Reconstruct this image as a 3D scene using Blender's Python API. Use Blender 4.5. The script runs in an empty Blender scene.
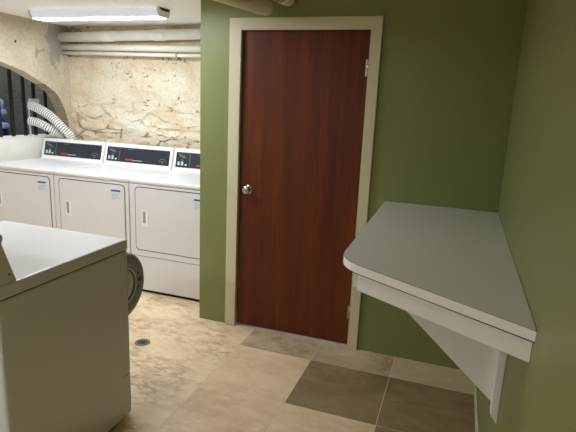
import bpy, bmesh, math, random
from mathutils import Vector, Matrix, noise
S = bpy.context.scene; COL = S.collection
# ---------------------------------------------------------------- camera, world, exposure
def rot_cols(yaw, pitch, roll):
    cy, sy, cp, sp = math.cos(yaw), math.sin(yaw), math.cos(pitch), math.sin(pitch)
    f = Vector((-sy*cp, cy*cp, -sp)); r = Vector((cy, sy, 0)); u = r.cross(f)
    c, s = math.cos(roll), math.sin(roll)
    return c*r + s*u, -s*r + c*u, f
cam = bpy.data.objects.new('camera', bpy.data.cameras.new('camera')); COL.objects.link(cam)
r_, u_, f_ = rot_cols(0.3269, 0.2218, 0.0446)
cam.matrix_world = Matrix(((r_.x, u_.x, -f_.x, 0), (r_.y, u_.y, -f_.y, 0), (r_.z, u_.z, -f_.z, 1.5875), (0, 0, 0, 1)))
cam.data.sensor_width = 36; cam.data.lens = 36*494.55/576; cam.data.clip_start = .02
S.camera = cam
w = bpy.data.worlds.new('world'); S.world = w; w.use_nodes = True
w.node_tree.nodes['Background'].inputs[0].default_value = (.5, .55, .6, 1)
w.node_tree.nodes['Background'].inputs[1].default_value = 4.0
S.view_settings.view_transform = 'Standard'; S.view_settings.look = 'None'
S.view_settings.gamma = 1; S.view_settings.use_curve_mapping = False
S.view_settings.exposure = 0.0
TUBE = 42.0        # fluorescent fixture over the dryers
TUBE2 = 70.0        # second fixture, above the front-loading washer
TUBE3 = 112.0      # third fixture, in the part of the room behind the viewer
S.cycles.max_bounces = 12; S.cycles.diffuse_bounces = 8

# ---------------------------------------------------------------- materials
def lin(c):
    return tuple(((v/255)/12.92 if v/255 <= .04045 else ((v/255+.055)/1.055)**2.4) for v in c) + (1,)
def mat(name, rgb, rough=.5, metal=0, var=.04, scale=12, bump=0, emit=0, coat=0, stretch=(1, 1, 1)):
    m = bpy.data.materials.new(name); m.use_nodes = True; nt = m.node_tree; N = nt.nodes; L = nt.links
    b = N['Principled BSDF']; b.inputs['Roughness'].default_value = rough; b.inputs['Metallic'].default_value = metal
    b.inputs['Coat Weight'].default_value = coat
    c = lin(rgb)
    tc = N.new('ShaderNodeTexCoord'); mp = N.new('ShaderNodeMapping'); mp.inputs['Scale'].default_value = stretch
    nz = N.new('ShaderNodeTexNoise'); nz.inputs['Scale'].default_value = scale; nz.inputs['Detail'].default_value = 6
    L.new(tc.outputs['Object'], mp.inputs[0]); L.new(mp.outputs[0], nz.inputs['Vector'])
    cr = N.new('ShaderNodeValToRGB'); e = cr.color_ramp.elements
    e[0].position = .3; e[1].position = .7
    e[0].color = tuple(v*(1-var) for v in c[:3]) + (1,); e[1].color = tuple(min(1, v*(1+var)) for v in c[:3]) + (1,)
    L.new(nz.outputs[0], cr.inputs[0]); L.new(cr.outputs[0], b.inputs['Base Color'])
    if bump:
        bp = N.new('ShaderNodeBump'); bp.inputs['Strength'].default_value = bump; bp.inputs['Distance'].default_value = .01
        L.new(nz.outputs[0], bp.inputs['Height']); L.new(bp.outputs[0], b.inputs['Normal'])
    if emit:
        b.inputs['Emission Color'].default_value = (.86, .94, 1, 1); b.inputs['Emission Strength'].default_value = emit
    return m
def ramp(N, stops):
    cr = N.new('ShaderNodeValToRGB'); e = cr.color_ramp.elements
    e[0].position, e[0].color = stops[0]; e[1].position, e[1].color = stops[-1]
    for p_, c_ in stops[1:-1]:
        x = e.new(p_); x.color = c_
    return cr
GREEN = mat('green_paint', (129, 133, 82), .42, var=.03, scale=5, bump=.03)
CEIL = mat('ceiling_paint', (246, 245, 244), .8, var=.02)
ENAMEL = mat('white_enamel', (221, 218, 219), .28, var=.01)
ENAMEL2 = mat('white_console_plastic', (238, 237, 236), .35, var=.01)
WASH = mat('off_white_enamel', (204, 202, 200), .3, var=.01)
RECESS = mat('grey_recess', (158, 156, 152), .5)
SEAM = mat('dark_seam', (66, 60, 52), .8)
CASE = mat('door_casing_paint', (212, 203, 176), .4, var=.02)
LAM = mat('grey_laminate', (204, 202, 192), .42, var=.02, scale=60)
EDGE = mat('white_edge_band', (246, 243, 242), .4, var=.01)
BRK = mat('white_painted_board', (244, 241, 240), .5, var=.02)
PVC = mat('white_pipe', (244, 241, 234), .45, var=.03)
PVC2 = mat('cream_pipe', (226, 218, 196), .45, var=.03)
PANEL = mat('charcoal_panel', (42, 46, 52), .35, var=.05)
RED = mat('red_stripe', (196, 42, 52), .4)
KEY = mat('pale_key', (206, 216, 214), .5)
LINE = mat('grey_print', (120, 128, 124), .5)
BLUEP = mat('blue_print', (48, 62, 110), .5)
PAPER = mat('sticker_paper', (214, 218, 232), .6)
INK = mat('small_print', (150, 152, 168), .6)
STEEL = mat('brushed_steel', (190, 184, 174), .22, 1)
RIM = mat('dull_drain_metal', (120, 114, 104), .45, 1)
BLACK = mat('black_iron', (22, 22, 22), .5)
DARKH = mat('dark_hole', (12, 12, 11), .9)
DUCT = mat('white_flex_duct', (244, 242, 238), .4, var=.05, scale=40)
DUCTG = mat('duct_groove', (92, 88, 84), .6)
GREYP = mat('grey_plastic', (132, 134, 128), .4, var=.03)
GLASS = mat('door_bowl', (196, 198, 190), .15, var=.03, coat=.5)
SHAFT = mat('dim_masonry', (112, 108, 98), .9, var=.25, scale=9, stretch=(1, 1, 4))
JAMB = mat('jamb_stone', (150, 134, 112), .9, var=.3, scale=8, bump=.5, stretch=(1, 1, 7))
SILL = mat('white_sill_paint', (242, 238, 230), .6, var=.03)
NAVY = mat('navy_cloth', (26, 36, 78), .8, var=.2)
PALEB = mat('pale_blue_cloth', (170, 190, 238), .8, var=.1)
DIFF = mat('lit_diffuser', (240, 240, 240), .5, emit=TUBE)
SIDE = mat('frosted_side', (190, 190, 200), .4, emit=.42)
DIFF3 = mat('lit_diffuser_hall', (240, 240, 240), .5, emit=TUBE3)
DIFF2 = mat('lit_diffuser_washers', (240, 240, 240), .5, emit=TUBE2)

def wood():
    m = bpy.data.materials.new('cherry_veneer'); m.use_nodes = True; N = m.node_tree.nodes; L = m.node_tree.links
    b = N['Principled BSDF']; b.inputs['Roughness'].default_value = .45; b.inputs['Specular IOR Level'].default_value = .3
    tc = N.new('ShaderNodeTexCoord'); mp = N.new('ShaderNodeMapping'); mp.inputs['Scale'].default_value = (9, 9, .55)
    n1 = N.new('ShaderNodeTexNoise'); n1.inputs['Scale'].default_value = 1.4; n1.inputs['Detail'].default_value = 8; n1.inputs['Distortion'].default_value = .6
    mp2 = N.new('ShaderNodeMapping'); mp2.inputs['Scale'].default_value = (120, 120, 3)
    n2 = N.new('ShaderNodeTexNoise'); n2.inputs['Scale'].default_value = 1; n2.inputs['Detail'].default_value = 4
    L.new(tc.outputs['Object'], mp.inputs[0]); L.new(mp.outputs[0], n1.inputs[0])
    L.new(tc.outputs['Object'], mp2.inputs[0]); L.new(mp2.outputs[0], n2.inputs[0])
    cr = ramp(N, [(.3, lin((80, 35, 13))), (.5, lin((97, 43, 17))), (.72, lin((112, 54, 24)))])
    L.new(n1.outputs[0], cr.inputs[0])
    c2 = ramp(N, [(.3, (.82, .8, .78, 1)), (.65, (1.05, 1.05, 1.05, 1))]); L.new(n2.outputs[0], c2.inputs[0])
    mx = N.new('ShaderNodeMix'); mx.data_type = 'RGBA'; mx.blend_type = 'MULTIPLY'; mx.inputs[0].default_value = 1
    L.new(cr.outputs[0], mx.inputs[6]); L.new(c2.outputs[0], mx.inputs[7]); L.new(mx.outputs[2], b.inputs['Base Color'])
    return m
WOOD = wood()

def stone(name, plaster):
    m = bpy.data.materials.new(name); m.use_nodes = True; N = m.node_tree.nodes; L = m.node_tree.links
    b = N['Principled BSDF']; b.inputs['Roughness'].default_value = .92
    tc = N.new('ShaderNodeTexCoord')
    def nz(sc, det=8, rough=.6, st=(1, 1, 1), dist=0):
        mp = N.new('ShaderNodeMapping'); mp.inputs['Scale'].default_value = st
        n = N.new('ShaderNodeTexNoise'); n.inputs['Scale'].default_value = sc; n.inputs['Detail'].default_value = det
        n.inputs['Roughness'].default_value = rough; n.inputs['Distortion'].default_value = dist
        L.new(tc.outputs['Object'], mp.inputs[0]); L.new(mp.outputs[0], n.inputs[0]); return n
    def mix(f, a, c, mode='MIX'):
        x = N.new('ShaderNodeMix'); x.data_type = 'RGBA'; x.blend_type = mode
        if isinstance(f, float): x.inputs[0].default_value = f
        else: L.new(f, x.inputs[0])
        for i, v in ((6, a), (7, c)):
            if isinstance(v, tuple): x.inputs[i].default_value = v
            else: L.new(v, x.inputs[i])
        return x.outputs[2]
    big = nz(2.6, 5)
    if plaster:
        base = ramp(N, [(.3, lin((192, 178, 156))), (.55, lin((208, 196, 174))), (.75, lin((222, 212, 194)))])
    else:
        base = ramp(N, [(.28, lin((202, 168, 136))), (.4, lin((222, 200, 170))), (.53, lin((228, 216, 192))), (.75, lin((236, 230, 216)))])
    L.new(big.outputs[0], base.inputs[0]); col = base.outputs[0]
    fine = nz(38, 6, .7); fr = ramp(N, [(.3, (.84, .82, .78, 1)), (.6, (1.03, 1.03, 1.03, 1))]); L.new(fine.outputs[0], fr.inputs[0])
    col = mix(1.0, col, fr.outputs[0], 'MULTIPLY')
    # pits
    pit = nz(17, 3, .5, (1, 1, 1.8), .5); pr = ramp(N, [(.24 if plaster else .285, (1, 1, 1, 1)), (.29 if plaster else .34, (0, 0, 0, 1))]); L.new(pit.outputs[0], pr.inputs[0])
    sx = N.new('ShaderNodeSeparateXYZ'); L.new(tc.outputs['Object'], sx.inputs[0])
    col = mix(pr.outputs[0], col, lin((160, 132, 98)))
    h = N.new('ShaderNodeMath'); h.operation = 'MULTIPLY_ADD'; L.new(pr.outputs[0], h.inputs[0]); h.inputs[1].default_value = -.7; L.new(fine.outputs[0], h.inputs[2])
    if not plaster:   # cracks, denser near the lower courses
        warp = nz(3.5, 4); av = N.new('ShaderNodeMix'); av.data_type = 'VECTOR'; av.inputs[0].default_value = .16
        L.new(tc.outputs['Object'], av.inputs[4]); L.new(warp.outputs[1], av.inputs[5])
        mp = N.new('ShaderNodeMapping'); mp.inputs['Scale'].default_value = (2.3, 1, 7.5); L.new(av.outputs[1], mp.inputs[0])
        vo = N.new('ShaderNodeTexVoronoi'); vo.feature = 'DISTANCE_TO_EDGE'; vo.inputs['Scale'].default_value = 1.25; L.new(mp.outputs[0], vo.inputs['Vector'])
        cr = ramp(N, [(.0, (1, 1, 1, 1)), (.05, (0, 0, 0, 1))]); L.new(vo.outputs[0], cr.inputs[0])
        mr = N.new('ShaderNodeMapRange'); mr.inputs[1].default_value = 1.15; mr.inputs[2].default_value = 1.62; mr.inputs[3].default_value = 1.0; mr.inputs[4].default_value = .0
        L.new(sx.outputs[2], mr.inputs[0])
        brk = nz(5, 3); bm_ = ramp(N, [(.42, (0, 0, 0, 1)), (.55, (1, 1, 1, 1))]); L.new(brk.outputs[0], bm_.inputs[0])
        m1 = N.new('ShaderNodeMath'); m1.operation = 'MULTIPLY'; L.new(cr.outputs[0], m1.inputs[0]); L.new(mr.outputs[0], m1.inputs[1])
        m2 = N.new('ShaderNodeMath'); m2.operation = 'MULTIPLY'; L.new(m1.outputs[0], m2.inputs[0]); L.new(bm_.outputs[0], m2.inputs[1])
        col = mix(m2.outputs[0], col, lin((92, 64, 40)))
        h2 = N.new('ShaderNodeMath'); h2.operation = 'MULTIPLY_ADD'; L.new(m2.outputs[0], h2.inputs[0]); h2.inputs[1].default_value = -1; L.new(h.outputs[0], h2.inputs[2]); h = h2
    # smeared grey cement where the pipes enter the corner
    vd = N.new('ShaderNodeVectorMath'); vd.operation = 'DISTANCE'; vd.inputs[1].default_value = (-3.86, 4.08, 2.08)
    L.new(tc.outputs['Object'], vd.inputs[0])
    wob = nz(5.5, 5, .65, (1, 1, 1), .6); ad = N.new('ShaderNodeMath'); ad.operation = 'MULTIPLY_ADD'; L.new(wob.outputs[0], ad.inputs[0]); ad.inputs[1].default_value = .95; L.new(vd.outputs['Value'], ad.inputs[2])
    gm = ramp(N, [(.66, (1, 1, 1, 1)), (.675, (0, 0, 0, 1))]); L.new(ad.outputs[0], gm.inputs[0])
    col = mix(gm.outputs[0], col, lin((166, 160, 152)))
    L.new(col, b.inputs['Base Color'])
    bp = N.new('ShaderNodeBump'); bp.inputs['Strength'].default_value = .35 if plaster else .8; bp.inputs['Distance'].default_value = .012
    L.new(h.outputs[0], bp.inputs['Height']); L.new(bp.outputs[0], b.inputs['Normal'])
    return m
STONE = stone('limestone', False); PLASTER = stone('old_plaster', True)

def travertine(name, ca, cb, vein, amount, seed):
    m = bpy.data.materials.new(name); m.use_nodes = True; N = m.node_tree.nodes; L = m.node_tree.links
    b = N['Principled BSDF']; b.inputs['Roughness'].default_value = .45
    tc = N.new('ShaderNodeTexCoord'); mp = N.new('ShaderNodeMapping'); mp.inputs['Location'].default_value = (seed, seed*.7, seed*.3)
    mp.inputs['Rotation'].default_value = (0, 0, seed); mp.inputs['Scale'].default_value = (1, 1.7, 1)
    L.new(tc.outputs['Object'], mp.inputs[0])
    n1 = N.new('ShaderNodeTexNoise'); n1.inputs['Scale'].default_value = 3.2; n1.inputs['Detail'].default_value = 9; n1.inputs['Roughness'].default_value = .62; n1.inputs['Distortion'].default_value = 1.2
    L.new(mp.outputs[0], n1.inputs[0])
    cr = ramp(N, [(.32, lin(ca)), (.66, lin(cb))]); L.new(n1.outputs[0], cr.inputs[0])
    n2 = N.new('ShaderNodeTexNoise'); n2.inputs['Scale'].default_value = 12; n2.inputs['Detail'].default_value = 10; n2.inputs['Roughness'].default_value = .78; n2.inputs['Distortion'].default_value = .3
    L.new(mp.outputs[0], n2.inputs[0])
    c2 = ramp(N, [(.5-.1*amount, (1, 1, 1, 1)), (.62-.08*amount, (0, 0, 0, 1))])
    # reversed: low noise -> vein
    L.new(n2.outputs[0], c2.inputs[0])
    mm = N.new('ShaderNodeMath'); mm.operation = 'MULTIPLY'; mm.inputs[1].default_value = min(1, 1.1*amount)
    n3 = N.new('ShaderNodeTexNoise'); n3.inputs['Scale'].default_value = 2.6; n3.inputs['Detail'].default_value = 3; L.new(mp.outputs[0], n3.inputs[0])
    c3 = ramp(N, [(.42, (.12, .12, .12, 1)), (.6, (1, 1, 1, 1))]); L.new(n3.outputs[0], c3.inputs[0])
    m3 = N.new('ShaderNodeMath'); m3.operation = 'MULTIPLY'; L.new(c2.outputs[0], m3.inputs[0]); L.new(c3.outputs[0], m3.inputs[1]); L.new(m3.outputs[0], mm.inputs[0])
    mx = N.new('ShaderNodeMix'); mx.data_type = 'RGBA'; mx.inputs[7].default_value = lin(vein)
    L.new(mm.outputs[0], mx.inputs[0]); L.new(cr.outputs[0], mx.inputs[6]); L.new(mx.outputs[2], b.inputs['Base Color'])
    bp = N.new('ShaderNodeBump'); bp.inputs['Strength'].default_value = .12; bp.inputs['Distance'].default_value = .003
    L.new(n2.outputs[0], bp.inputs['Height']); L.new(bp.outputs[0], b.inputs['Normal'])
    return m
T_CREAM = travertine('travertine_cream', (228, 208, 176), (242, 228, 202), (206, 182, 150), .35, 1.3)
T_TAN = travertine('travertine_tan', (210, 178, 142), (228, 200, 166), (184, 152, 118), .45, 4.1)
T_LTAN = travertine('travertine_light_tan', (216, 186, 150), (232, 204, 170), (192, 162, 128), .4, 5.5)
T_MCR = travertine('travertine_mottled_cream', (220, 190, 154), (238, 214, 180), (168, 136, 102), .8, 3.4)
T_MOT = travertine('travertine_mottled', (182, 156, 124), (216, 192, 160), (150, 124, 96), .7, 7.7)
T_DARK = travertine('travertine_brown', (130, 108, 78), (158, 134, 100), (112, 90, 62), .5, 2.9)
T_GRN = travertine('travertine_pale', (192, 174, 136), (210, 192, 156), (172, 150, 116), .3, 9.2)
GROUT = mat('grout', (222, 206, 178), .9, var=.06, scale=30)

# ---------------------------------------------------------------- mesh helpers
def box(bm, x0, y0, z0, x1, y1, z1, bev=0, mi=0, seg=2):
    vs = [bm.verts.new(p) for p in ((x0,y0,z0),(x1,y0,z0),(x1,y1,z0),(x0,y1,z0),(x0,y0,z1),(x1,y0,z1),(x1,y1,z1),(x0,y1,z1))]
    fs = [bm.faces.new([vs[i] for i in q]) for q in ((3,2,1,0),(4,5,6,7),(0,1,5,4),(1,2,6,5),(2,3,7,6),(3,0,4,7))]
    for f in fs: f.material_index = mi
    if bev:
        es = list({e for f in fs for e in f.edges})
        r = bmesh.ops.bevel(bm, geom=es, offset=bev, segments=seg, affect='EDGES', profile=.5)
        for f in r['faces']: f.material_index = mi
    return vs
def prism(bm, pts, axis, a, b, mi=0, bev=0):
    """closed outline pts (2D) extruded from a to b along axis 0/1/2"""
    def P(u, v, t):
        return (t, u, v) if axis == 0 else ((u, t, v) if axis == 1 else (u, v, t))
    A = [bm.verts.new(P(u, v, a)) for u, v in pts]; B = [bm.verts.new(P(u, v, b)) for u, v in pts]
    fs = [bm.faces.new(A[::-1]), bm.faces.new(B)]
    n = len(pts)
    for i in range(n): fs.append(bm.faces.new([A[i], A[(i+1) % n], B[(i+1) % n], B[i]]))
    for f in fs: f.material_index = mi
    if bev:
        es = [e for e in fs[0].edges] + [e for e in fs[1].edges]
        bmesh.ops.bevel(bm, geom=es, offset=bev, segments=2, affect='EDGES')
    return fs
def rrect(x0, z0, x1, z1, r, n=6):
    pts = []
    for cx, cz, a0 in ((x1-r, z0+r, -90), (x1-r, z1-r, 0), (x0+r, z1-r, 90), (x0+r, z0+r, 180)):
        for k in range(n+1):
            a = math.radians(a0+90*k/n); pts.append((cx+r*math.cos(a), cz+r*math.sin(a)))
    return pts
def ringstrip(bm, outer, inner, axis, a, b, mi=0):
    """solid frame between two outlines with the same number of points"""
    def P(u, v, t):
        return (t, u, v) if axis == 0 else ((u, t, v) if axis == 1 else (u, v, t))
    n = len(outer)
    OA = [bm.verts.new(P(u, v, a)) for u, v in outer]; OB = [bm.verts.new(P(u, v, b)) for u, v in outer]
    IA = [bm.verts.new(P(u, v, a)) for u, v in inner]; IB = [bm.verts.new(P(u, v, b)) for u, v in inner]
    for i in range(n):
        j = (i+1) % n
        for q in ((OA[i], OA[j], OB[j], OB[i]), (IB[i], IB[j], IA[j], IA[i]), (OB[i], OB[j], IB[j], IB[i]), (IA[i], IA[j], OA[j], OA[i])):
            bm.faces.new(q).material_index = mi
def tube(bm, pts, rads, n=20, mi=0, caps=True, mis=None):
    pts = [Vector(p) for p in pts]; rings = []
    up = Vector((0, 0, 1))
    for i, p in enumerate(pts):
        d = (pts[min(i+1, len(pts)-1)] - pts[max(i-1, 0)]).normalized()
        ref = up if abs(d.dot(up)) < .95 else Vector((0, 1, 0))
        s = d.cross(ref).normalized(); t = s.cross(d).normalized()
        r = rads[i] if hasattr(rads, '__len__') else rads
        rings.append([bm.verts.new(p + r*(math.cos(2*math.pi*k/n)*s + math.sin(2*math.pi*k/n)*t)) for k in range(n)])
    for i in range(len(rings)-1):
        for k in range(n):
            f = bm.faces.new([rings[i][k], rings[i][(k+1) % n], rings[i+1][(k+1) % n], rings[i+1][k]])
            f.material_index = mis[i] if mis else mi; f.smooth = True
    if caps:
        bm.faces.new(rings[0][::-1]).material_index = mi; bm.faces.new(rings[-1]).material_index = mi
def lathe(bm, origin, axis, prof, n=32, mi=0):
    """prof: (distance along axis, radius)"""
    axis = Vector(axis).normalized(); o = Vector(origin)
    tube(bm, [o + axis*(a + 1e-6*i) for i, (a, r) in enumerate(prof)], [r for a, r in prof], n, mi)
def lathe2(bm, origin, axis, prof, n=32, mi=0):
    axis = Vector(axis).normalized(); o = Vector(origin)
    ref = Vector((0, 0, 1)) if abs(axis.z) < .9 else Vector((0, 1, 0))
    s = axis.cross(ref).normalized(); t = s.cross(axis).normalized(); rings = []
    for a, r in prof:
        rings.append([bm.verts.new(o + axis*a + max(r, 1e-5)*(math.cos(2*math.pi*k/n)*s + math.sin(2*math.pi*k/n)*t)) for k in range(n)])
    for i in range(len(rings)-1):
        for k in range(n):
            f = bm.faces.new([rings[i][k], rings[i][(k+1) % n], rings[i+1][(k+1) % n], rings[i+1][k]]); f.material_index = mi; f.smooth = True
    bm.faces.new(rings[0][::-1]).material_index = mi; bm.faces.new(rings[-1]).material_index = mi
def obj(name, bm, mats, parent=None, label=None, origin=None):
    bmesh.ops.recalc_face_normals(bm, faces=bm.faces)
    me = bpy.data.meshes.new(name); bm.to_mesh(me); bm.free()
    if not isinstance(mats, (list, tuple)): mats = [mats]
    for m in mats: me.materials.append(m)
    o = bpy.data.objects.new(name, me); COL.objects.link(o)
    if parent:
        o.parent = parent
        if parent.type == 'EMPTY' or parent.location.length: pass
    if label: o['label'] = label
    return o
def tag(o, label, cat, group=None, kind=None):
    o['label'] = label; o['category'] = cat
    if group: o['group'] = group
    if kind: o['kind'] = kind
    return o
def thing(name, label, cat, loc=(0, 0, 0), group=None):
    o = bpy.data.objects.new(name, None); COL.objects.link(o); o.location = loc
    return tag(o, label, cat, group)
def struct(name, bm, mats, label, cat='structure'):
    o = obj(name, bm, mats); o['kind'] = 'structure'; o['label'] = label; o['category'] = cat; return o
def copy_tree(o, parent=None):
    c = o.copy(); COL.objects.link(c); c.parent = parent
    for ch in list(o.children): copy_tree(ch, c)
    return c
B = bmesh.new

# ---------------------------------------------------------------- setting
H = 2.25; D = 3.06; W = .248; AX = -1.7026; YS = 4.22; XL = -3.85; YB = -1.6
# floor: grout bed and tiles in one mesh
bm = B(); box(bm, -4.6, YB-.1, -.06, W+.1, YS+.4, -.0012, mi=0)
rnd = random.Random(5)
def tile(x0, y0, x1, y1, mi):
    g = .0022
    vs = [(x0+g, y0+g), (x1-g, y0+g), (x1-g, y1-g), (x0+g, y1-g)]
    prism(bm, vs, 2, -.0015, 0, mi)
xs = [-4.25-.0 + .5*i for i in range(9)]      # ... -1.25, -.75, -.25, .248
ys = [2.793 - .505*i for i in range(1, 9)]
special = {(-1.25, 0): 6, (-.75, 0): 4, (-.25, 0): 4, (-1.25, 1): 2, (-.75, 1): 6, (-.25, 1): 4,
           (-1.75, 0): 7, (-2.25, 0): 7, (-2.75, 0): 1, (-1.75, 1): 7, (-2.25, 1): 7}
for i, x in enumerate(xs):
    x1 = min(x+.5, W-.012)
    for j, y in enumerate(ys):
        tile(x, y, x1, y+.505, special.get((round(x, 2), j), rnd.choice((1, 2, 2, 3))))
    if x < -1.3:
        tile(x, 2.793, x1, 3.298, 7 if abs(x+1.75) < .01 or x == -2.25 else 1)
        tile(x, 3.298, x1, 3.803, 1); tile(x, 3.803, x1, YS+.3, 1)
tile(-1.25, 2.793, -.75, 3.298, 3); tile(-.75, 2.793, -.25, 3.298, 3); tile(-.25, 2.793, W-.012, 3.298, 5)
struct('floor', bm, [GROUT, T_CREAM, T_TAN, T_MOT, T_DARK, T_GRN, T_LTAN, T_MCR], 'travertine tile floor in cream, tan and brown squares', 'floor')
bm = B(); box(bm, -4.45, YB-.1, H, W+.1, YS+.4, H+.1)
struct('ceiling', bm, CEIL, 'low off-white painted ceiling', 'ceiling')
# right wall
bm = B(); box(bm, W, YB-.1, -.06, W+.1, D+.9, H)
struct('wall_right', bm, GREEN, 'plain olive green wall carrying the shelf', 'wall')
# near wall, behind the camera
bm = B(); box(bm, -4.6, YB-.1, -.06, W, YB, H)
struct('wall_front', bm, GREEN, 'olive green wall behind the viewer', 'wall')
# door wall with its opening and the return that closes the cupboard
DX0, DX1, DZ = -1.408, -.571, 2.046
bm = B()
prism(bm, [(AX, 0), (DX0, 0), (DX0, DZ), (DX1, DZ), (DX1, 0), (W, 0), (W, H), (AX, H)], 1, D, D+.12)
box(bm, AX, D+.12, 0, AX+.12, YS, H)
struct('wall_back', bm, GREEN, 'olive green wall around the brown door', 'wall')
# rough limestone wall behind the dryers
bm = B()
TW = .13; nx, nz = 150, 110; X0, X1 = XL-TW-.005, AX+.1
G = [[None]*(nz+1) for _ in range(nx+1)]
for i in range(nx+1):
    for k in range(nz+1):
        x = X0+(X1-X0)*i/nx; z = H*k/nz
        p = Vector((x*1.3, 0, z*2.6)); d = .022*noise.fractal(p*1.2, .8, 2, 4)
        e = noise.noise(Vector((x*5, 3, z*9)))
        rough = max(0, min(1, (1.75-z)/.5)); d += rough*.014*noise.noise(Vector((x*9, 1, z*16)))
        d += rough*(-.016 if e > .38 else 0)
        G[i][k] = bm.verts.new((x, YS-.012-d, z))
for i in range(nx):
    for k in range(nz):
        bm.faces.new([G[i][k], G[i+1][k], G[i+1][k+1], G[i][k+1]])
box(bm, X0, YS+.05, 0, X1, YS+.2, H)
struct('wall_stone', bm, STONE, 'rough cream limestone wall behind the dryers', 'wall')
# left wall: plastered, with an arched opening (profile in y,z)
arch = [(4.195, 1.14), (4.187, 1.177), (4.172, 1.26), (4.156, 1.332), (4.128, 1.42), (4.087, 1.502), (4.05, 1.56), (4.003, 1.607), (3.882, 1.677), (3.766, 1.726), (3.645, 1.78), (3.518, 1.814), (3.398, 1.845), (3.22, 1.868), (3.0, 1.875), (2.78, 1.868), (2.6, 1.84), (2.35, 1.77), (2.12, 1.67), (1.95, 1.56), (1.86, 1.44), (1.82, 1.3), (1.81, 1.14)]
bm = B(); TW = .13
def wallx(z): return XL - .0*(H-z)
def quadstrip(ylist):
    A = [bm.verts.new((XL, y, z)) for y, z in ylist]; Bv = [bm.verts.new((XL, y, H)) for y, z in ylist]
    C = [bm.verts.new((XL-TW, y, z)) for y, z in ylist]; Dv = [bm.verts.new((XL-TW, y, H)) for y, z in ylist]
    for i in range(len(ylist)-1):
        bm.faces.new([A[i], A[i+1], Bv[i+1], Bv[i]]); bm.faces.new([C[i+1], C[i], Dv[i], Dv[i+1]])
        bm.faces.new([A[i], C[i], C[i+1], A[i+1]]).material_index = 1 if ylist[i][0] > 3.95 else 0
        bm.faces.new([Bv[i], Bv[i+1], Dv[i+1], Dv[i]])
    for i in (0, -1): bm.faces.new([A[i], Bv[i], Dv[i], C[i]])
quadstrip(arch)
box(bm, XL-TW, YB-.1, 0, XL, 1.81, H)                 # near pier
box(bm, XL-TW, 4.195, 1.14, XL, YS+.05, H)            # sliver of jamb against the stone wall
lw_ = struct('wall_left', bm, [PLASTER, JAMB], 'cream plastered wall with a low arched opening', 'wall')
b = B(); lathe2(b, (XL-.002, 3.575, 2.03), (1, 0, 0), [(0, .011), (.0025, .011)], 12); obj('plug_hole', b, DARKH, lw_, 'small dark hole in the plaster')
bm = B(); box(bm, -4.42, 1.6, 0, -4.105, YS+.3, 1.148, bev=.006)
struct('trim_1', bm, SILL, 'white painted sill wall below the arched opening', 'sill')
# dim space beyond the grille
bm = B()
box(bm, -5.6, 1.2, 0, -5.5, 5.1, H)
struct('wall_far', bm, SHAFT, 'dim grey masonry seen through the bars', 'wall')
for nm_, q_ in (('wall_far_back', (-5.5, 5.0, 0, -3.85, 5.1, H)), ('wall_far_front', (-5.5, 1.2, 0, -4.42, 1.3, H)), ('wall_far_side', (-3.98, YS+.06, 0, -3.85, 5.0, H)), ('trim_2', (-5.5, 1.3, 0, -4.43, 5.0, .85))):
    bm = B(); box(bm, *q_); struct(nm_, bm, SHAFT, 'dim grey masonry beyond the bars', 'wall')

# ---------------------------------------------------------------- door
d = B(); box(d, DX0+.004, D+.012, .012, DX1-.004, D+.052, DZ-.005, bev=.002)
door = struct('door_1', d, WOOD, 'flush reddish brown wooden door in a cream frame', 'door')
b = B()
zt = 2.11; xl, xr = -1.4843, -.5049; ii, jj = DX0+.003, DX1+.004
prism(b, [(xl, 0), (ii, 0), (ii, DZ-.006), (jj, DZ-.006), (jj, 0), (xr, 0), (xr, zt), (xl, zt)], 1, D-.018, D-.0005, bev=.003)
prism(b, [(DX0-.0, 0), (DX0+.003, 0), (DX0+.003, DZ-.003), (DX1-.003, DZ-.003), (DX1-.003, 0), (DX1, 0), (DX1, DZ), (DX0, DZ)], 1, D, D+.1)
obj('door_frame', b, CASE, door, 'cream painted frame')
b = B(); lathe2(b, (-1.337, D+.012, 1.008), (0, -1, 0), [(0, .034), (.004, .034), (.008, .029), (.011, .014), (.018, .013), (.022, .02), (.026, .027), (.035, .029), (.043, .026), (.048, .02), (.05, .012), (.0495, .0)])
kn = obj('door_knob', b, STEEL, door, 'round satin steel knob')
b = B(); lathe2(b, (-1.335, D-.0375, 1.005), (0, -1, 0), [(0, .008), (.003, .008), (.004, .004)], 16); obj('lock_button', b, GREYP, kn)
for z in (1.82, .25):
    b = B(); tube(b, [(DX1+.0, D-.008, z-.05), (DX1+.0, D-.008, z+.05)], .007, 12)
    box(b, DX1-.02, D+.006, z-.048, DX1, D+.011, z+.048)
    obj('hinge', b, STEEL, door, 'steel hinge')

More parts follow.
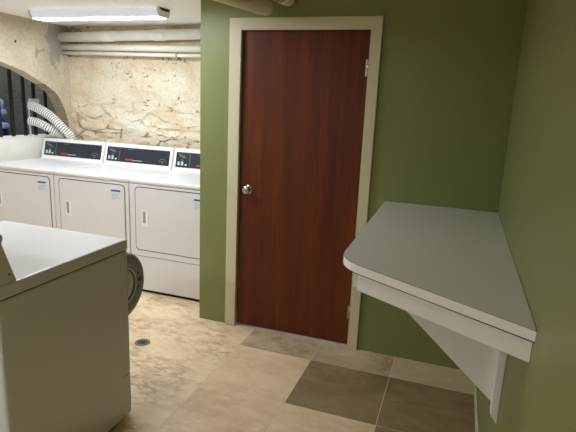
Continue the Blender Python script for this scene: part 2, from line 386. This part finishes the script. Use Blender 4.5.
# ---------------------------------------------------------------- dryers
def screwdots(bm, pts, r, y):
    for x, z in pts: lathe2(bm, (x, y, z), (0, -1, 0), [(0, r), (.002, r), (.003, r*.5)], 12)
def make_dryer():
    t = thing('tumble_dryer', '', 'dryer'); WD = .756; YD = .79; HT = .953
    # body local: x 0..WD, y 0..YD (front at 0)
    b = B()
    box(b, .0, .0, .028, WD, YD-.02, HT-.037, bev=.006)
    obj('body', b, ENAMEL, t)
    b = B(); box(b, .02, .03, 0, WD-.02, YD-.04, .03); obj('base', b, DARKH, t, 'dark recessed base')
    b = B(); box(b, -.002, -.006, HT-.035, WD+.002, YD-.02, HT, bev=.012, seg=3); obj('top_panel', b, ENAMEL, t)
    # door with gap line
    b = B(); ringstrip(b, rrect(.052, .369, WD-.032, .896, .036), rrect(.059, .376, WD-.039, .889, .032), 1, -.002, .004)
    obj('door_gap', b, SEAM, t, 'thin dark gap round the door')
    b = B(); prism(b, rrect(.0585, .3755, WD-.0385, .8895, .032), 1, -.0045, .003, bev=.002)
    dr = obj('door', b, ENAMEL, t)
    b = B(); box(b, .120, -.0095, .575, .178, -.0040, .712, bev=.0015); hd = obj('handle', b, ENAMEL2, dr)
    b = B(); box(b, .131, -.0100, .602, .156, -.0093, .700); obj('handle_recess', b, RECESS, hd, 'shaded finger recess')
    b = B(); box(b, .592, -.0058, .762, .682, -.0042, .848); st = obj('sticker', b, PAPER, dr, 'small white sticker with a blue bar')
    b = B(); box(b, .592, -.0063, .834, .682, -.0057, .848); obj('blue_bar', b, BLUEP, st)
    b = B()
    for k, wd in enumerate((.07, .06, .066, .04)): box(b, .6, -.0063, .812-.013*k, .6+wd, -.0057, .8145-.013*k)
    obj('small_print', b, INK, st)
    # lower panel seam
    b = B(); box(b, .006, -.0012, .3185, WD-.006, .002, .3215); obj('panel_seam', b, SEAM, t, 'seam above the lower panel')
    # console
    y0, y1, y2, y3 = YD-.08, YD-.025, YD+.0, YD+.0
    b = B(); prism(b, [(YD-.165, HT-.002), (YD-.145, HT+.014), (YD-.105, HT+.182), (YD-.095, HT+.19), (YD+.0, HT+.19), (YD+.0, HT-.002)], 0, .003, WD-.003, bev=.004)
    cs = obj('console', b, ENAMEL2, t); cs.location.x = -.007
    def face(x0, x1, s0, s1, off, th, name, m, parent, lab=None):
        # rectangle on the sloping console face: s = 0..1 up the slope
        A = Vector((0, YD-.145, HT+.014)); Bv = Vector((0, YD-.105, HT+.182)); dv = Bv-A; nn = Vector((0, -dv.z, dv.y)).normalized()
        bb = B(); vs = []
        for o_ in (off, off+th):
            for x, s in ((x0, s0), (x1, s0), (x1, s1), (x0, s1)): vs.append(bb.verts.new(A+dv*s+nn*o_+Vector((x, 0, 0))))
        for q in ((0, 1, 2, 3), (4, 5, 6, 7), (0, 1, 5, 4), (1, 2, 6, 5), (2, 3, 7, 6), (3, 0, 4, 7)): bb.faces.new([vs[i] for i in q])
        return obj(name, bb, m, parent, lab) if name else bb
    pn = face(.03, WD-.03, .09, .90, -.001, .003, 'control_panel', PANEL, cs, 'charcoal control panel')
    # keypad outline, three keys, lettering strokes, stripe, badge
    def join(rects, off, th, name, m, lab=None):
        bb = B(); A = Vector((0, YD-.145, HT+.014)); Bv = Vector((0, YD-.105, HT+.182)); dv = Bv-A; nn = Vector((0, -dv.z, dv.y)).normalized()
        for x0, x1, s0, s1 in rects:
            vs = []
            for o_ in (off, off+th):
                for x, s in ((x0, s0), (x1, s0), (x1, s1), (x0, s1)): vs.append(bb.verts.new(A+dv*s+nn*o_+Vector((x, 0, 0))))
            for q in ((0, 1, 2, 3), (4, 5, 6, 7), (0, 1, 5, 4), (1, 2, 6, 5), (2, 3, 7, 6), (3, 0, 4, 7)): bb.faces.new([vs[i] for i in q])
        return obj(name, bb, m, t if False else cs, lab)
    o1 = join([(.172, .176, .18, .86), (.045, .172, .845, .86)], .002, .0008, 'keypad_outline', LINE)
    for rc_ in [(.052, .072, .2, .38), (.088, .110, .2, .4), (.128, .146, .19, .28)]: join([rc_], .002, .002, 'key', KEY, 'pale key')
    for rc_ in [(.07, .12, .66, .73), (.055, .075, .74, .78), (.09, .14, .6, .63), (.085, .11, .46, .5), (.26, .33, .8, .825)]: join([rc_], .002, .0008, 'printed_mark', LINE)
    join([(.245, .33, .205, .29)], .002, .001, 'red_stripe', RED, 'red stripe')
    join([(.33, .43, .205, .232)], .002, .001, 'pale_stripe', KEY)
    bb = B(); A = Vector((0, YD-.145, HT+.014)); Bv = Vector((0, YD-.105, HT+.182)); dv = Bv-A; nn = Vector((0, -dv.z, dv.y)).normalized()
    pts = []
    for k in range(25):
        a = math.radians(-30+240*k/24); pts.append(A+dv*(.3+.13*math.sin(a))+Vector((.655+.034*math.cos(a), 0, 0))+nn*.003)
    tube(bb, pts, .0022, 8)
    c0 = A+dv*.22+Vector((.655, 0, 0))+nn*.003
    tube(bb, [c0-dv*.06, c0+dv*.08], .004, 8); tube(bb, [c0-Vector((.018, 0, 0))+dv*.07, c0+Vector((.018, 0, 0))+dv*.07], .003, 8)
    obj('badge', bb, LINE, cs, 'round pale emblem')
    return t
dry = make_dryer()
labs = ['white tumble dryer beside the sill and the arched opening, leftmost of the row',
        'white tumble dryer in the middle of the row, between two others',
        'white tumble dryer next to the green wall, its whole lower panel showing']
for i in range(3):
    o = dry if i == 0 else copy_tree(dry)
    o.location = (-4.008+.765*i, 3.3, 0); o['label'] = labs[i]; o['group'] = 'dryers along the stone wall'

# ---------------------------------------------------------------- washer in the foreground
wx1, wx0, wy0, wy1, wz = -1.44, -2.2, 1.18, 1.888, .934
t = thing('front_loading_washer', 'white front-loading washing machine in the left foreground with its round door open', 'washing machine', ((wx0+wx1)/2, (wy0+wy1)/2, 0))
OX, OY = t.location.x, t.location.y
def shift(bm): bmesh.ops.translate(bm, vec=(-OX, -OY, 0), verts=bm.verts); return bm
zc = .57; rc = .19; hx = -1.65; xc = hx-.2-.0
b = B(); box(b, wx0, wy0, .012, wx1, wy1-.004, wz-.056, bev=.012, seg=3)
obj('body', shift(b), WASH, t)
b = B(); box(b, wx0-.001, wy0, wz-.052, wx1+.003, wy1+.004, wz, bev=.007, seg=2); obj('top_panel', shift(b), WASH, t)
b = B(); box(b, wx0+.012, wy0+.01, wz-.058, wx1-.006, wy1-.012, wz-.05); obj('top_seam', shift(b), SEAM, t, 'dark seam under the top')
b = B(); box(b, wx0+.004, wy1-.006, .245, wx1-.002, wy1+.002, wz-.054, bev=.004)
fp = obj('front_panel', shift(b), WASH, t)
b = B(); box(b, wx0+.004, wy1-.006, .02, wx1-.002, wy1+.003, .235, bev=.004); obj('kick_panel', shift(b), WASH, t)
b = B(); box(b, wx1-.03, wy1-.05, .237, wx1+.0006, wy1-.004, .2405); obj('kick_seam', shift(b), SEAM, t)
b = B(); box(b, wx1-.002, wy1-.046, .245, wx1+.001, wy1-.042, wz-.06); box(b, wx1-.002, wy1-.150, .245, wx1+.0004, wy1-.1485, wz-.06); obj('side_fold', shift(b), WASH, t, 'raised vertical fold in the side sheet')
b = B()
for (x, y) in ((wx0+.06, wy0+.06), (wx1-.06, wy0+.06), (wx0+.06, wy1-.06), (wx1-.06, wy1-.06)):
    b = B(); lathe2(b, (x, y, 0), (0, 0, 1), [(0, .022), (.006, .022), (.013, .01)], 16); obj('foot', shift(b), BLACK, t, 'black levelling foot')
# drum opening on the front (faces the dryers)
b = B(); C = (wx0+.38, wy1+.001, zc)
lathe2(b, C, (0, 1, 0), [(0, .185), (.006, .185), (.01, .175), (.009, .15), (.004, .145)], 48); obj('drum_opening', shift(b), GREYP, t, 'grey ring of the drum opening')
b = B(); lathe2(b, (C[0], C[1]+.0045, C[2]), (0, 1, 0), [(0, .143), (.001, .143)], 48); obj('drum', shift(b), DARKH, t)
# open door leaf: disc in the y-z plane, faces +x
dy = wy1+.06+rc; ax = Vector((1, 0.0, 0))
b = B(); lathe2(b, (hx-.045, dy, zc), ax, [(0, .15), (0, rc-.012), (.008, rc-.002), (.02, rc), (.034, rc-.003), (.042, rc-.014), (.043, .112), (.034, .106), (.02, .102), (.018, .02)], 72)
dl = obj('door', shift(b), GREYP, t, 'grey round door standing open')
b = B(); lathe2(b, (hx-.045, dy, zc), ax, [(.019, .102), (.03, .098), (.04, .08), (.046, .045), (.047, .0)], 48); obj('door_bowl', shift(b), GLASS, dl, 'pale bowl of the door')
b = B(); ringpts = [(dy+.1015*math.cos(a*math.pi/32), zc+.1015*math.sin(a*math.pi/32)) for a in range(64)]
tube(b, [(hx-.003, y, z) for y, z in ringpts+ringpts[:1]], .0035, 8, caps=False); obj('door_trim', shift(b), WASH, dl)
for dz_, dyy, r in ((.042, rc-.07, .006), (0, rc-.066, .008), (-.04, rc-.07, .006)):
    b = B(); lathe2(b, (hx-.0035, dy+dyy, zc+.005+dz_), ax, [(0, r), (.003, r), (.0035, r*.5)], 14)
    obj('latch_hole', shift(b), DARKH, dl, 'dark hole')
b = B(); box(b, hx-.003, dy+rc-.052, zc-.006, hx+.003, dy+rc-.040, zc+.016, bev=.001); obj('latch', shift(b), STEEL, dl, 'bright latch')
b = B(); box(b, hx-.05, wy1+.001, zc-.05, hx-.01, wy1+.04, zc+.05, bev=.003); obj('door_hinge', shift(b), GREYP, t)
# console at the rear
prof = [(1.268, wz-.001), (1.213, 1.082), (1.223, 1.088), (1.227, 1.099), (1.223, 1.11), (1.21, 1.117), (1.19, 1.117), (wy0+.001, 1.09), (wy0+.001, wz-.001)]
b = B(); prism(b, prof, 0, wx0+.002, wx1+.001, bev=.003); cs = obj('console', shift(b), WASH, t)
b = B(); prism(b, [(1.245, .945), (1.204, 1.075), (1.2, 1.075), (1.2, .945)], 0, wx1+.0005, wx1+.003)
obj('console_cap', shift(b), WASH, cs)
b = B(); lathe2(b, (wx1+.001, 1.236, .966), (1, 0, 0), [(0, .004), (.0025, .004)], 12); obj('screw', shift(b), DARKH, cs)
A0 = Vector((0, 1.262, .95)); B0 = Vector((0, 1.2155, 1.074)); dv = B0-A0; nn = Vector((0, dv.z, -dv.y)).normalized()
b = B(); vs = []
for o_ in (-.001, .002):
    for x, s in ((wx0+.04, .1), (wx1-.04, .1), (wx1-.04, .92), (wx0+.04, .92)): vs.append(b.verts.new(A0+dv*s+nn*o_+Vector((x, 0, 0))))
for q in ((0, 1, 2, 3), (4, 5, 6, 7), (0, 1, 5, 4), (1, 2, 6, 5), (2, 3, 7, 6), (3, 0, 4, 7)): b.faces.new([vs[i] for i in q])
obj('control_panel', shift(b), PANEL, cs, 'charcoal control panel')

# ---------------------------------------------------------------- shelf on the right wall
t = thing('folding_shelf', 'white laminate folding table fixed to the green wall, clipped corner and triangular bracket', 'shelf', (0, 2.2, 0))
def sh(bm): bmesh.ops.translate(bm, vec=(0, -2.2, 0), verts=bm.verts); return bm
XW = W-.001; YW = D-.0185
def rounded(poly, idx, r, n=8):
    out = []
    for i, p_ in enumerate(poly):
        if i != idx: out.append(p_); continue
        a = Vector(poly[i-1]); c = Vector(poly[(i+1) % len(poly)]); p = Vector(p_)
        u = (a-p).normalized(); v = (c-p).normalized(); s = p+u*r; e = p+v*r
        for k in range(n+1):
            q = k/n; out.append(tuple((1-q)**2*s + 2*q*(1-q)*p + q*q*e))
    return out
poly = [(XW, D-.0015), (-.405, D-.0015), (-.387, 1.765), (XW, 1.375)]
poly = rounded(poly, 2, .11)
b = B(); prism(b, poly, 2, .9955, 1.0262, bev=.0012); obj('edge_band', sh(b), EDGE, t, 'white banded board edge')
c = Vector((-.05, 2.3))
b = B(); prism(b, [tuple(Vector(p)+ (c-Vector(p)).normalized()*.0012) for p in poly], 2, .992, .9956); obj('shadow_line', sh(b), SEAM, t, 'dark painted shadow line under the board')  # dark plate stands in for the shade between edge band and apron
b = B(); prism(b, [tuple(Vector(p)+ (c-Vector(p)).normalized()*.0012) for p in poly], 2, 1.0261, 1.0272); obj('glue_line', sh(b), SEAM, t, 'thin dark line around the laminate')
inner = [tuple(Vector(p)+ (c-Vector(p)).normalized()*.003) for p in poly]
b = B(); prism(b, inner, 2, 1.0271, 1.0285); obj('table_top', sh(b), LAM, t, 'pale grey laminate surface')
# apron, parallel to the oblique front edge
fa = Vector((-.387, 1.765)); fb = Vector((XW, 1.375)); u = (fb-fa).normalized(); n = Vector((-u.y, u.x))
if n.y < 0: n = -n
p0 = fa+u*.072+n*.032; p1 = Vector((XW, 0)); k = (XW-(fa+n*.032).x)/u.x; p1 = fa+n*.032+u*k
b = B(); prism(b, [tuple(p0), tuple(p1), tuple(p1+n*.019+u*0), tuple(p0+n*.019)], 2, .916, .992, bev=.0012); obj('apron', sh(b), BRK, t, 'white board under the front edge')
b = B(); box(b, -.335, p0.y+.06, .905, -.317, 2.95, .992, bev=.0012); obj('side_apron', sh(b), BRK, t)
b = B(); prism(b, [(XW-.002, .48), (XW-.002, .991), (-.332, .991)], 1, 1.888, 1.906, bev=.001); obj('bracket', sh(b), BRK, t, 'triangular white bracket board')
b = B(); prism(b, [(XW-.026, .475), (XW, .437), (XW, .991), (XW-.026, .991)], 1, 1.842, 1.887, bev=.0012); obj('wall_batten', sh(b), BRK, t, 'white batten screwed to the wall')
b = B(); box(b, XW-.02, 2.0, .93, XW, 2.98, .991, bev=.001); obj('wall_cleat', sh(b), BRK, t)

# ---------------------------------------------------------------- fluorescent fixtures
def fixture(x0, y0, label, dm, w_=.15, L_=1.24):
    t = thing('fluorescent_light', label, 'ceiling light', (x0+L_/2, y0+w_/2, H), 'ceiling fluorescent fixtures')
    hx_, hy = L_/2, w_/2
    b = B(); box(b, -hx_, -hy+.01, -.022, hx_, hy-.01, -.001, bev=.003); obj('housing', b, ENAMEL, t)
    pr = [(-hy, -.022), (-hy+.022, -.066), (hy-.022, -.066), (hy, -.022)]
    b = B(); prism(b, [(-hy+.0215, -.067), (hy-.0215, -.067), (hy-.024, -.064), (-hy+.024, -.064)], 0, -hx_+.02, hx_-.02); obj('lit_diffuser', b, dm, t, 'glowing white diffuser')
    b = B()
    prism(b, [(-hy, -.022), (-hy+.022, -.066), (-hy+.026, -.064), (-hy+.008, -.022), (-hy+.006, -.002), (-hy, -.002)], 0, -hx_+.02, hx_-.02)
    prism(b, [(hy, -.022), (hy-.022, -.066), (hy-.026, -.064), (hy-.008, -.022), (hy-.006, -.002), (hy, -.002)], 0, -hx_+.02, hx_-.02); obj('frosted_side', b, SIDE, t, 'dimmer frosted sides')
    for s in (-1, 1):
        b = B(); a0, a1 = sorted((s*hx_, s*(hx_-.02))); prism(b, [(y*1.02, z-.0015) for y, z in pr]+[(hy, -.001), (-hy, -.001)], 0, a0, a1, bev=.003); obj('end_cap', b, ENAMEL, t)
    return t
fixture(-3.45, 3.35, 'long glowing white fluorescent ceiling light above the row of dryers', DIFF)
fixture(-2.95, 2.4, 'long white fluorescent ceiling light above the gap between washer and dryers', DIFF2)

fixture(-2.75, -.6, 'long white fluorescent ceiling light behind the viewer', DIFF3)
# ---------------------------------------------------------------- pipes along the stone wall
def pipe(name, pts, rads, m, label, n=24):
    b = B(); tube(b, pts, rads, n); o = obj(name, b, m); return tag(o, label, 'pipe')
t = pipe('drain_pipe', [(-3.845, 4.115, 2.135), (AX-.002, 4.115, 2.172)], .0455, PVC, 'thick white pipe running along the stone wall just under the ceiling')
b = B(); q = lambda x: 2.135+.037*(x+3.845)/(2.14)
tube(b, [(-3.35, 4.115, q(-3.35)), (-3.34, 4.115, q(-3.34)), (-3.23, 4.115, q(-3.23)), (-3.22, 4.115, q(-3.22))], [.047, .05, .05, .047], 24)
obj('coupling', b, PVC, t)
b = B(); tube(b, [(-2.78, 4.115, q(-2.78)), (-2.77, 4.115, q(-2.77)), (-2.66, 4.115, q(-2.66)), (-2.65, 4.115, q(-2.65))], [.047, .051, .051, .047], 24)
obj('coupling', b, PVC, t)
pipe('water_pipe', [(-3.845, 4.13, 2.046), (AX-.002, 4.13, 2.032)], .027, PVC, 'medium white pipe directly below the thick one on the stone wall')
t = pipe('conduit', [(-3.845, 4.135, 1.992), (AX-.002, 4.135, 1.972)], .0165, PVC, 'thinnest white pipe, lowest of three along the stone wall', 16)
b = B(); lathe2(b, (-2.55, 4.135, 1.981), (1, 0, 0), [(0, .0165), (.001, .019), (.014, .019), (.015, .0165)], 16); box(b, -2.55, 4.13, 1.94, -2.538, 4.2, 1.966)
obj('pipe_clip', b, STEEL, t)
# pipes over the door
def dirp(p, l): return (p[0]-l*.231, p[1]-l*.973, p[2])
P1 = (-1.2, 3.01, 2.152)
pipe('ceiling_pipe', [dirp(P1, 4.4), dirp(P1, .09), dirp(P1, .04), dirp(P1, .012), P1], [.045, .045, .044, .036, .02], PVC2, 'thick cream ceiling pipe ending over the door frame')
P2 = (-1.075, 3.04, 2.208)
t = pipe('ceiling_pipe', [dirp(P2, 4.4), dirp(P2, 0)], .037, PVC2, 'thinner cream pipe right beside the thick one over the door')
b = B(); tube(b, [dirp(P2, .1), dirp(P2, .095), dirp(P2, .02), dirp(P2, .015)], [.038, .0415, .0415, .038], 20); obj('coupling', b, PVC2, t)

# ---------------------------------------------------------------- grille bars, ducts, bundle, drain
root = thing('window_grille', 'black iron bars standing in the arched opening', 'grille', (-4.3, 3.9, 1.148))
def gz(bm): bmesh.ops.translate(bm, vec=(4.3, -3.9, -1.148), verts=bm.verts); return bm
y = 4.325
ysb = [4.325, 4.17, 4.04, 3.887] + [3.887-.15*k for k in range(1, 14)]
for y in ysb:
    b = B(); box(b, -4.309, y-.017, 1.15, -4.291, y+.017, 2.2, bev=.002); obj('bar', gz(b), BLACK, root)
b = B(); box(b, -4.315, 1.9, 2.19, -4.285, 4.4, 2.215); obj('top_rail', gz(b), BLACK, root)
def flex(name, pts, r, label):
    # resample a Bezier-like chain into a corrugated tube
    P = [Vector(p) for p in pts]; out = []
    for i in range(len(P)-1):
        p0 = P[max(i-1, 0)]; p1 = P[i]; p2 = P[i+1]; p3 = P[min(i+2, len(P)-1)]
        for k in range(40):
            s = k/40; out.append(.5*((2*p1)+(p2-p0)*s+(2*p0-5*p1+4*p2-p3)*s*s+(3*p1-p0-3*p2+p3)*s**3))
    out.append(P[-1])
    ln = [0]
    for i in range(1, len(out)): ln.append(ln[-1]+(out[i]-out[i-1]).length)
    total = ln[-1]; step = .0055; n = int(total/step); pts2 = []; j = 0
    for k in range(n+1):
        s = total*k/n
        while j < len(ln)-2 and ln[j+1] < s: j += 1
        f = (s-ln[j])/max(1e-6, ln[j+1]-ln[j]); pts2.append(out[j].lerp(out[j+1], f))
    rads = [r*(1.0 if k % 4 < 2 else .86) for k in range(n+1)]
    mis = [1 if k % 4 == 2 else 0 for k in range(n)]
    b = B(); tube(b, pts2, rads, 24, mis=mis); o = obj(name, b, [DUCT, DUCTG]); return tag(o, label, 'duct', 'flexible dryer ducts')
d1 = flex('flexible_duct', [(-4.2, 4.03, 1.465), (-4.1, 4.04, 1.43), (-3.98, 4.06, 1.365), (-3.87, 4.085, 1.265), (-3.80, 4.145, 1.14), (-3.78, 4.152, .95), (-3.78, 4.152, .6)], .046, 'upper white corrugated duct curving into the arched opening')
b = B(); box(b, -4.235, 4.035, 1.43, -4.205, 4.15, 1.53, bev=.003); obj('duct_collar', b, ENAMEL, d1, 'square white collar')
flex('flexible_duct', [(-4.2, 4.0, 1.31), (-4.13, 4.03, 1.295), (-4.03, 4.06, 1.25), (-3.95, 4.135, 1.18), (-3.93, 4.15, 1.05), (-3.92, 4.152, .6)], .043, 'lower white corrugated duct, partly hidden behind the dryer')
b = B(); box(b, -4.255, 4.045, 1.149, -4.245, 4.06, 1.5); tag(obj('metal_strip', b, ENAMEL), 'thin white upright strip on the sill beside the duct ends', 'strip')
# bundle beyond the bars
bm = B(); bmesh.ops.create_uvsphere(bm, u_segments=32, v_segments=20, radius=1)
for v in bm.verts:
    d_ = 1+.14*noise.noise(v.co*2.3); v.co = Vector((v.co.x*.16*d_, v.co.y*.24*d_, v.co.z*.27*d_))
    v.co.z = max(v.co.z, -.22)
for f in bm.faces: f.smooth = True
bmesh.ops.translate(bm, vec=(-4.95, 4.13, 1.12), verts=bm.verts)
o = tag(obj('cloth_bundle', bm, NAVY), 'navy and pale blue bundle glimpsed between the bars', 'bundle')
for (cy_, cz, ry, rz) in ((4.19, 1.46, .032, .06), (4.21, 1.37, .045, .04), (4.22, 1.22, .06, .04)):
    bm = B(); bmesh.ops.create_uvsphere(bm, u_segments=20, v_segments=12, radius=1)
    for v in bm.verts:
        d_ = 1+.25*noise.noise(v.co*1.9+Vector((cy_*9, cz, 0))); v.co = Vector((-4.80+v.co.x*.04*d_, cy_+v.co.y*ry*d_, cz+v.co.z*rz*d_))
    for f in bm.faces: f.smooth = True
    obj('pale_fold', bm, PALEB, o, 'pale blue fold')
# floor drain
t = thing('floor_drain', 'small round metal drain grate set in the travertine floor', 'drain', (-1.85, 2.56, 0))
b = B(); lathe2(b, (0, 0, .0003), (0, 0, 1), [(0, .05), (.003, .048), (.0035, .04), (.002, .038)], 32); obj('rim', b, RIM, t)
b = B()
for rr, k in ((.013, 6), (.026, 11)):
    for i in range(k):
        a = 2*math.pi*i/k; lathe2(b, (rr*math.cos(a), rr*math.sin(a), .002), (0, 0, 1), [(0, .0052), (.0012, .0052)], 8)
lathe2(b, (0, 0, .002), (0, 0, 1), [(0, .005), (.0012, .005)], 8)
obj('holes', b, DARKH, t, 'ring of dark holes')
